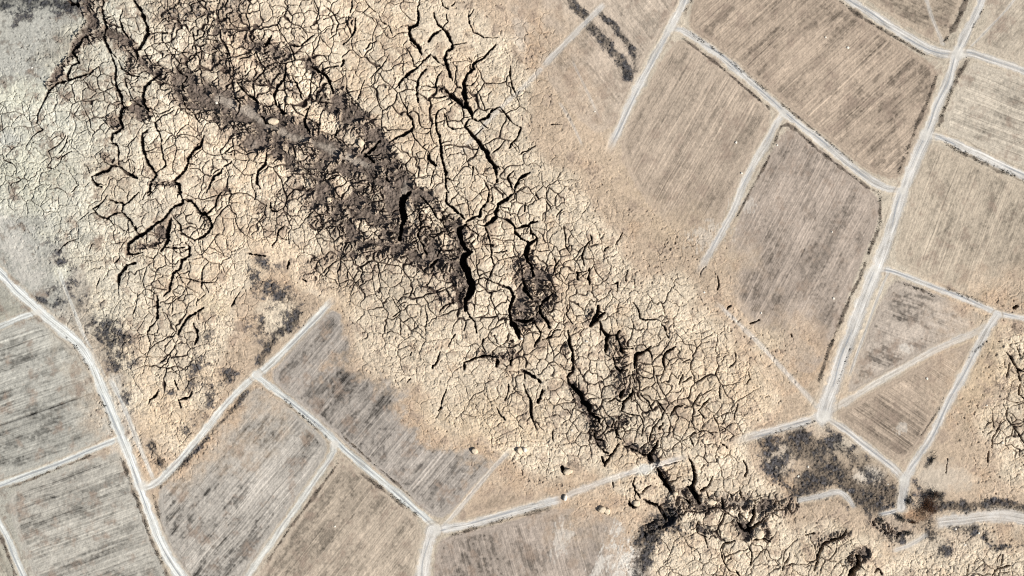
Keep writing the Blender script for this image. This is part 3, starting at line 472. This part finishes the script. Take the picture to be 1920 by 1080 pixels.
# --- tracks
roadmask = np.zeros(SH, F)
def track(k, name, label, w, st, f0, f1, P):
    P = smooth_line(P, 2); j, i = win(P, w * 2.2); x = XX[j, i]; y = YY[j, i]
    d, s, sg, L = line_d(x, y, P)
    hw = w * .63 * (1 + F(.07) * n1(s / 23, 2000 + k))
    if w == 15 and X1[i].mean() > 1400: hw = hw * (.85 + .75 * (s / L) ** 1.5)
    dn = d / hw; sd = dn * sg
    fade = st * (ss(0, f0, s) if f0 else 1) * (1 - ss(L - f1 * 1.6, L, s) if f1 else 1)
    core = (1 - ss(.55, 1.25, dn + F(.10) * nC[j, i] + F(.08) * nA[j, i])) * fade * (F(.93) + F(.07) * nC[j, i])
    core = np.clip(core, 0, 1)
    verge = (1 - ss(1.05, 1.9, dn + F(.16) * nA[j, i])) * fade * F(.5)
    base = alb((212, 208, 200)) if X1[i].mean() > 700 else alb((221, 222, 215))
    shift = F(.18) * n1(s / 60, 2100 + k)
    rut = np.exp(-((np.abs(sd - shift) - .52) / .2) ** 2); mid = np.exp(-((sd * hw - shift * hw) / 1.15) ** 2)
    lines = n1(sd * hw / 1.15 + 40 + F(.5) * n1(s / 30, 2500 + k), 2200 + k) + F(.9) * gn(s / 22, sd * hw / 1.2 + 90, 2600 + k)
    c = base * (1 + (F(.03) if name == 'sand_bar' or 'white bank' in label else F(.17)) * rut - F(.05) + F(.10) * lines + F(.08) * white[j, i] + F(.05) * nB[j, i] + F(.04) * nA[j, i])[..., None]
    bank = name == 'sand_bar' or 'white bank' in label or 'faint' in label
    mm = ((F(.15) if bank else F(.9)) * mid * ss(-.6, .8, n1(s / 45, 2300 + k) + .5))[..., None]
    c = c * (1 - mm) + alb((150, 155, 160)) * mm
    edge = (F(.42) * fade * np.exp(-((dn - 1.42 - F(.12) * n1(s / 17, 2700 + k)) * hw / 1.3) ** 2) * ss(-.7, .9, n1(s / 16, 2800 + k) + F(.5) * nC[j, i]))[..., None] * (w > 8)
    vg = (verge * (1 - core))[..., None]
    A[j, i] = A[j, i] * (1 - vg) + alb((214, 200, 178)) * (1 + F(.12) * nC[j, i] + F(.1) * n1(sd * hw / 1.2 + 9, 2400 + k))[..., None] * vg
    A[j, i] = A[j, i] * (1 - edge) + alb((122, 110, 97)) * edge
    A[j, i] = A[j, i] * (1 - core[..., None]) + c * core[..., None]
    damp = np.clip(core * 1.1, 0, 1) * (1 if st > .5 else .35)
    H[j, i] = H[j, i] * (1 - damp) - F(.12) * damp - F(.07) * rut * core
    cut[j, i] *= 1 - damp * (1 - .6 * (cr[j, i] > 40))
    roadmask[j, i] = np.maximum(roadmask[j, i], core)
    region[j, i] = np.where(core > .32, 100 + k, region[j, i])
order = sorted(range(len(TR)), key=lambda k: TR[k][2] * TR[k][3])
for k in order: track(k, *TR[k])
for (x, y, r) in ((1545,782,13),(1797,101,13),(818,995,12),(627,832,8),(482,702,8),(72,586,9),(1258,52,9),(1693,357,9),(1468,212,8),(1735,252,10),(1207,880,10),(1640,503,8),(268,912,11),(1696,903,9)):
    j, i = win([(x, y)], r * 2); d = np.hypot(XX[j, i] - x, YY[j, i] - y) / r + F(.12) * nA[j, i]
    w = (.85 * (1 - ss(.5, 1.25, d)))[..., None]
    A[j, i] = A[j, i] * (1 - w) + alb((220, 215, 204)) * (1 + F(.06) * nC[j, i])[..., None] * w

cut_shade = ss(.35, 1.9, cut)[..., None]                     # shade painted into cracks and pits by depth, over dark subsoil tone
A = A * (1 - cut_shade) + alb((92, 79, 70)) * cut_shade
H -= cut
skirt = (1 - ss(0, 60, np.maximum(np.maximum(-130 - XX, XX - 2050), np.maximum(-90 - YY, YY - 1170))))
H *= skirt
A = np.clip(A, .006, .8)
# ------------------------------------------------------------------ meshes
def soil_material(name, rough, grain_amt, bump):
    m = bpy.data.materials.new(name); m.use_nodes = True; nt = m.node_tree; N = nt.nodes; N.clear()
    o = N.new("ShaderNodeOutputMaterial"); p = N.new("ShaderNodeBsdfPrincipled"); p.inputs['Roughness'].default_value = rough
    p.inputs['Specular IOR Level'].default_value = 0.12
    at = N.new("ShaderNodeAttribute"); at.attribute_name = "soil_colour"
    tc = N.new("ShaderNodeTexCoord")
    n1_ = N.new("ShaderNodeTexNoise"); n1_.inputs['Scale'].default_value = 1.7; n1_.inputs['Detail'].default_value = 5; n1_.inputs['Roughness'].default_value = .7
    n2 = N.new("ShaderNodeTexNoise"); n2.inputs['Scale'].default_value = .35; n2.inputs['Detail'].default_value = 4
    mr = N.new("ShaderNodeMapRange"); mr.inputs[1].default_value = .3; mr.inputs[2].default_value = .7; mr.inputs[3].default_value = 1 - grain_amt; mr.inputs[4].default_value = 1 + grain_amt
    mr2 = N.new("ShaderNodeMapRange"); mr2.inputs[1].default_value = .3; mr2.inputs[2].default_value = .7; mr2.inputs[3].default_value = 1 - grain_amt * .4; mr2.inputs[4].default_value = 1 + grain_amt * .4
    mul = N.new("ShaderNodeMath"); mul.operation = 'MULTIPLY'
    vm = N.new("ShaderNodeVectorMath"); vm.operation = 'SCALE'
    b = N.new("ShaderNodeBump"); b.inputs['Strength'].default_value = bump; b.inputs['Distance'].default_value = .25
    l = nt.links.new
    l(tc.outputs['Object'], n1_.inputs['Vector']); l(tc.outputs['Object'], n2.inputs['Vector'])
    l(n1_.outputs[0], mr.inputs[0]); l(n2.outputs[0], mr2.inputs[0]); l(mr.outputs[0], mul.inputs[0]); l(mr2.outputs[0], mul.inputs[1])
    l(at.outputs['Color'], vm.inputs[0]); l(mul.outputs[0], vm.inputs['Scale']); l(vm.outputs[0], p.inputs['Base Color'])
    l(n1_.outputs[0], b.inputs['Height']); l(b.outputs[0], p.inputs['Normal']); l(p.outputs[0], o.inputs[0])
    return m
M_EARTH = soil_material("cracked_earth", .95, .14, .5)
M_FIELD = soil_material("tilled_soil", .95, .10, .35)
M_ROAD = soil_material("dusty_road", .9, .07, .2)

WXv = ((XX - 960) * F(S)); WYv = ((540 - YY) * F(S))
VID = np.arange(NX * NY, dtype=np.int32).reshape(SH)
qreg = region[:-1, :-1]
V0 = VID[:-1, :-1]; V1 = VID[1:, :-1]; V2 = VID[1:, 1:]; V3 = VID[:-1, 1:]
def make_region(name, code, mat, label, cat, kind="structure"):
    sel = qreg == code
    if sel.sum() < 40: return None
    q = np.stack([V0[sel], V1[sel], V2[sel], V3[sel]], 1)
    used, inv = np.unique(q.ravel(), return_inverse=True)
    co = np.empty((len(used), 3), F); co[:, 0] = WXv.ravel()[used]; co[:, 1] = WYv.ravel()[used]; co[:, 2] = H.ravel()[used]
    me = bpy.data.meshes.new(name)
    me.vertices.add(len(used)); me.vertices.foreach_set("co", co.ravel())
    nq = len(q); me.loops.add(nq * 4); me.loops.foreach_set("vertex_index", inv.astype(np.int32).ravel())
    me.polygons.add(nq); me.polygons.foreach_set("loop_start", np.arange(0, nq * 4, 4, dtype=np.int32))
    at = me.attributes.new("soil_colour", 'FLOAT_COLOR', 'POINT')
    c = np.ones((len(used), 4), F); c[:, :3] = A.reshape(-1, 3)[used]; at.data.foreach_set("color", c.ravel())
    me.update(calc_edges=True); me.materials.append(mat)
    o = bpy.data.objects.new(name, me); COL.objects.link(o)
    o["label"] = label; o["category"] = cat; o["kind"] = kind
    return o
make_region("ground", 0, M_EARTH, "pale sunbaked earth split by a web of black drying cracks", "ground")
for k, f in enumerate(FL): make_region("field", k + 1, M_FIELD, f[0], "field")
for k, t in enumerate(TR): make_region(t[0], 100 + k, M_ROAD, t[1], "road" if "road" in t[0] else ("sand" if t[0] == "sand_bar" else "track"))

def ground_z(x, y):
    i = int(np.clip(np.searchsorted(X1, x), 0, NX - 1)); j = int(np.clip(np.searchsorted(Y1, y), 0, NY - 1)); return float(H[j, i])
def simple_mat(name, c0, c1, scale=2.0, rough=.9):
    m = bpy.data.materials.new(name); m.use_nodes = True; nt = m.node_tree; p = nt.nodes["Principled BSDF"]
    p.inputs['Roughness'].default_value = rough; p.inputs['Specular IOR Level'].default_value = .1
    tc = nt.nodes.new("ShaderNodeTexCoord"); n = nt.nodes.new("ShaderNodeTexNoise"); n.inputs['Scale'].default_value = scale; n.inputs['Detail'].default_value = 4
    r = nt.nodes.new("ShaderNodeValToRGB"); r.color_ramp.elements[0].position = .35; r.color_ramp.elements[1].position = .65
    r.color_ramp.elements[0].color = (*c0, 1); r.color_ramp.elements[1].color = (*c1, 1)
    nt.links.new(tc.outputs['Object'], n.inputs['Vector']); nt.links.new(n.outputs[0], r.inputs[0]); nt.links.new(r.outputs[0], p.inputs['Base Color'])
    return m
# ------------------------------------------------------------------ clods and stones
M_CLOD = simple_mat("pale_clay", tuple(alb((220, 200, 170))), tuple(alb((243, 226, 198))), 1.2)
M_STONE = simple_mat("pale_stone", tuple(alb((235, 225, 206))), tuple(alb((250, 243, 230))), 1.0)
def lump_mesh(name, rx, ry, rz, seed, mat, sub=3):
    import bmesh
    bm = bmesh.new(); bmesh.ops.create_icosphere(bm, subdivisions=sub, radius=1)
    r = random.Random(seed); ks = [(r.gauss(0, 1), r.gauss(0, 1), r.gauss(0, 1), r.uniform(0, 6), r.uniform(.5, 1)) for _ in range(14)]
    for v in bm.verts:
        n = sum(a * math.sin(kx * 2.3 * v.co.x + ky * 2.3 * v.co.y + kz * 2.3 * v.co.z + p) for kx, ky, kz, p, a in ks) / 14
        f = 1 + .55 * n + r.gauss(0, .02)
        z = v.co.z * f; z = .72 + (z - .72) * .35 if z > .72 else z
        v.co = (v.co.x * f * rx, v.co.y * f * ry, z * rz)
    me = bpy.data.meshes.new(name); bm.to_mesh(me); bm.free(); me.materials.append(mat); return me
def place(name, me, x, y, rot, label, cat, group=None, sink=0.0):
    o = bpy.data.objects.new(name, me); COL.objects.link(o)
    o.location = ((x - 960) * S, (540 - y) * S, ground_z(x, y) - sink); o.rotation_euler = (0, 0, rot)
    o["label"] = label; o["category"] = cat
    if group: o["group"] = group
    return o
CLODS = [(890,846,6,6.5,"pale lone clod on dusty ground above the curving bright road"),(974,845,6,7,"pale clod, left one of a close pair near the thin tan track"),(984,843,4,5,"narrow clod, right one of a close pair near the thin tan track"),(1065,884,8,6,"low rounded clod with a dark crescent crack above the buried track"),
 (1060,933,4,6,"small lumpy clod at the broken end of the bright curving road"),(1129,956,7,6,"domed clod left of the split pair near the lower slope"),(1138,958,6,7,"domed clod touching its left neighbour near the lower slope"),(1194,944,7,6,"pale clod in a ragged dark pit above the lower slope"),
 (1244,961,4,8,"tall white clod leaning at the edge of the black hollow"),(1266,925,5,5,"small pale clod in the dark fissure right of the buried track"),(1333,941,12,6,"wide pale clod wedged in the dark fork of cracks"),(1424,1001,9,10,"big pale clod right of the black forked crack near the bottom"),
 (512,227,10,6,"flat white clod lying in dark open earth"),(239,193,6,6,"round pale clod between two cracks at upper left"),(677,268,6,8,"pale clod at the eastern rim of the dark earth"),(547,160,4,4,"small round white clod beside a big yellow slab"),(542,188,5,7,"upright pale clod among dark furrows"),(617,375,5,5,"pale clod in dark earth west of the black trench")]
for q, (x, y, rx, ry, lb) in enumerate(CLODS):
    me = lump_mesh("earth_clod", rx * S, ry * S, 1.7 + .12 * (rx + ry), 40 + q, M_CLOD if rx > 4 else M_STONE, 4)
    place("earth_clod", me, x, y, 0, lb, "clod", "pale clods on the cracked ground")
ST = [(1115,209),(683,95),(1073,807),(628,987),(978,635),(1320,548),(1427,587),(1810,1022),(1497,893),(1515,875),(1665,908),(1738,710),(1792,992),(60,127),(405,192),(1390,325),(1548,70),(1590,89),(1380,267),(1457,272),(1560,435),(1563,560),(1100,640),(1850,760),(1880,830),(1835,1000)]
smesh = [lump_mesh("stone", 1.0, .85, .8, 90 + k, M_STONE, 2) for k in range(4)]
for q, (x, y) in enumerate(ST):
    o = place("stone", smesh[q % 4], x, y, q * 1.3, "single small whitish stone lying loose on bare soil", "stone", "scattered whitish stones"); s = .75 + .5 * ((q * 37) % 10) / 10; o.scale = (s, s, s)

# ------------------------------------------------------------------ scrub and weeds
M_WEED = simple_mat("dry_weed", (.035, .03, .024), (.09, .078, .06), .8)
M_CHAR = simple_mat("charred_brush", (.008, .008, .009), (.032, .033, .035), .6)
M_LEAFD = simple_mat("dark_leaves", (.010, .011, .012), (.04, .042, .04), 1.2)
M_LEAFR = simple_mat("rusty_leaves", (.02, .012, .008), (.13, .06, .03), .9)
M_STEM = simple_mat("woody_stem", (.03, .022, .016), (.07, .055, .04), 2)
def tuft_mesh(name, pts, mat, seed, per=9):
    """pts: (x, y, z, radius, height) in metres; each a tuft of small upright blades and leaf faces"""
    r = np.random.default_rng(seed); P = np.asarray(pts, F); n = len(P)
    c = np.repeat(P, per, 0); m = len(c)
    a = r.uniform(0, 2 * np.pi, m); rr = np.sqrt(r.random(m)) * c[:, 3]
    base = np.stack([c[:, 0] + np.cos(a) * rr, c[:, 1] + np.sin(a) * rr, c[:, 2] + r.random(m) * c[:, 4] * .8], 1)
    s = c[:, 3] * r.uniform(.35, .7, m)
    D = r.standard_normal((m, 3, 3)).astype(F); D[:, :, 2] *= .7
    tri = base[:, None, :] + D * s[:, None, None] * .75
    me = bpy.data.meshes.new(name); me.vertices.add(m * 3); me.vertices.foreach_set("co", tri.astype(F).ravel())
    me.loops.add(m * 3); me.loops.foreach_set("vertex_index", np.arange(m * 3, dtype=np.int32))
    me.polygons.add(m); me.polygons.foreach_set("loop_start", np.arange(0, m * 3, 3, dtype=np.int32)); me.update(calc_edges=True)
    me.materials.append(mat); return me
def stuff(name, me, label, cat):
    o = bpy.data.objects.new(name, me); COL.objects.link(o); o["label"] = label; o["category"] = cat; o["kind"] = "stuff"; return o
WLAB = ["weeds under the road above the narrow tan field","dark weeds below the upper road of the large brown field","weeds on the right side of the large brown field","weeds round the rounded top corner of the grey brown field","weeds beside the middle farm track","long weed strip on the right side of the grey brown field","spotty weeds left of the beige field with level rows","thick dark weed strip at the right edge under a pale road","weeds inside the top edge of the triangular field","weeds above the narrow road of the triangular field","dark weeds right of the small top field","few weeds right of the wide road near the top","weeds between left road and greenish striped field","weeds under the left road near its bend","long dark weed strip along the lower left road","thin weeds under the straight left track","weeds at the top corner of the large grey field","dark weeds below the straight lower road","weeds under the bright curving road","thin weeds along the tan farm track","weeds in the bottom left corner","weeds in the narrow wedge right of the left road","weeds at the top left corner of the large brown field","weeds above the road under the large brown field","thin weeds above the middle of the diagonal road","few weeds right of the dark wedge field","weeds beside the right road near the triangular tip","thin weeds above the straight lower road","weeds above the western road of the junction","few weeds left of the wide dirt road"]
wd = random.Random(3)
for k, (P, w) in enumerate(WD):
    pts = []; r1 = wd.random() * 50
    for a, b in zip(P[:-1], P[1:]):
        L = math.hypot(b[0] - a[0], b[1] - a[1]); nx, ny = -(b[1] - a[1]) / L, (b[0] - a[0]) / L
        for _ in range(int(L * w * .34)):
            t = wd.random(); s = (t * L + r1) / 9
            if math.sin(s) + math.sin(s * 2.7 + k) + wd.gauss(0, .6) < -.2: continue
            o = wd.gauss(0, w * .27); x = a[0] + (b[0] - a[0]) * t + nx * o; y = a[1] + (b[1] - a[1]) * t + ny * o
            rad = wd.uniform(.3, .62); pts.append(((x - 960) * S, (540 - y) * S, ground_z(x, y), rad, rad * 1.2))
    if pts: stuff("weeds", tuft_mesh("weeds", pts, M_WEED, 300 + k, 5), "dry " + WLAB[k % len(WLAB)], "weeds")
SG = [("scrub strips beside the faint top track", lambda x, y: x > 1000 and y < 200), ("scrub patch north of the diagonal track", lambda x, y: 420 < x < 640 and y > 400), ("scrub between the left road and the cracked earth", lambda x, y: x < 420 and y > 400),
      ("scrub in the top left corner", lambda x, y: x < 300 and y < 200), ("charred scrub below the many-armed junction", lambda x, y: 1400 < x < 1700 and y > 780), ("charred scrub along the dark stream bed at the right", lambda x, y: x >= 1700 and y > 780), ("black tufts painting shade on the rim of the lower hollow", lambda x, y: 1150 < x < 1400 and y > 900)]
jj, ii = np.nonzero((sl > .55) & (rng.random(SH) < .05) & (roadmask < .3) & (XX > -60) & (XX < 1980) & (YY > -40) & (YY < 1120))
pts_by = [[] for _ in SG]
for j, i in zip(jj, ii):
    x, y = X1[i], Y1[j]
    for g, (lb, fn) in enumerate(SG):
        if fn(x, y):
            r_ = .3 + .4 * rd.random(); pts_by[g].append(((x - 960) * S, (540 - y) * S, float(H[j, i]), r_, r_)); break
for g, pts in enumerate(pts_by):
    if pts: stuff("scrub", tuft_mesh("scrub", pts, M_CHAR, 500 + g, 4), ("low dark " if "charred" not in SG[g][0] and "black" not in SG[g][0] else "low ") + SG[g][0], "scrub")

# ------------------------------------------------------------------ single shrubs
def shrub(x, y, rx, ry, hgt, mat, label, seed, rot=0):
    e = bpy.data.objects.new("shrub", None); COL.objects.link(e)
    z0 = ground_z(x, y); e.location = ((x - 960) * S, (540 - y) * S, z0); e.rotation_euler = (0, 0, rot)
    e["label"] = label; e["category"] = "shrub"; e["group"] = "dark shrubs at the lower right"
    r = random.Random(seed); RX, RY = rx * S, ry * S; pts = []
    cl = [(r.gauss(0, .42) * RX, r.gauss(0, .42) * RY, r.uniform(.2, .8) * hgt, r.uniform(.22, .42)) for _ in range(16)]
    for _ in range(int(60 + RX * RY * 26)):
        cx, cy, cz, cr_ = r.choice(cl)
        pts.append((cx + r.gauss(0, 1) * RX * cr_ * .6, cy + r.gauss(0, 1) * RY * cr_ * .6, max(.1, cz + r.gauss(0, .18) * hgt), r.uniform(.22, .42), .4))
    f = bpy.data.objects.new("foliage", tuft_mesh("foliage", pts, mat, seed, 5)); COL.objects.link(f); f.parent = e
    import bmesh
    bm = bmesh.new()
    for (cx, cy, cz, _) in cl:
        n = 5; ring = []
        for (px, py, pz, rad) in ((cx * .1, cy * .1, -.5, .22), (cx * .5, cy * .5, cz * .6, .13), (cx, cy, cz, .05)):
            ring.append([bm.verts.new((px + rad * math.cos(6.283 * q / n), py + rad * math.sin(6.283 * q / n), pz)) for q in range(n)])
        for a_, b_ in zip(ring[:-1], ring[1:]):
            for q in range(n): bm.faces.new((a_[q], a_[(q + 1) % n], b_[(q + 1) % n], b_[q]))
    me = bpy.data.meshes.new("stem"); bm.to_mesh(me); bm.free(); me.materials.append(M_STEM)
    s = bpy.data.objects.new("stem", me); COL.objects.link(s); s.parent = e
for q, a in enumerate([(1738,948,21,22,5,M_LEAFR,"big rusty black shrub right of the foot of the right road"),(1752,928,12,10,3.5,M_LEAFD,"dark shrub on the upper right flank of the big rusty shrub"),(1688,970,13,7,3.5,M_LEAFD,"black oval shrub just below the short white track"),
   (1712,980,9,4,2.2,M_LEAFR,"small rusty shrub between the black oval shrub and the white bank"),(1701,999,11,5,2.6,M_LEAFD,"flat black shrub on the grey slope under the rusty ground"),(1746,862,5,13,2.8,M_LEAFD,"long dark shrub standing alone right of the pale right road"),
   (1703,940,7,9,2.6,M_LEAFD,"blue black shrub touching the right side of the road's end"),(1652,974,5,9,3.0,M_LEAFD,"narrow black shrub at the left end of the white bank")]):
    x, y, rx, ry, hg, mt, lb = a
    shrub(x, y, rx, ry, hg, mt, lb, 700 + q, R(-28) if "long dark" in lb or "narrow" in lb else (R(-20) if "oval" in lb else 0))
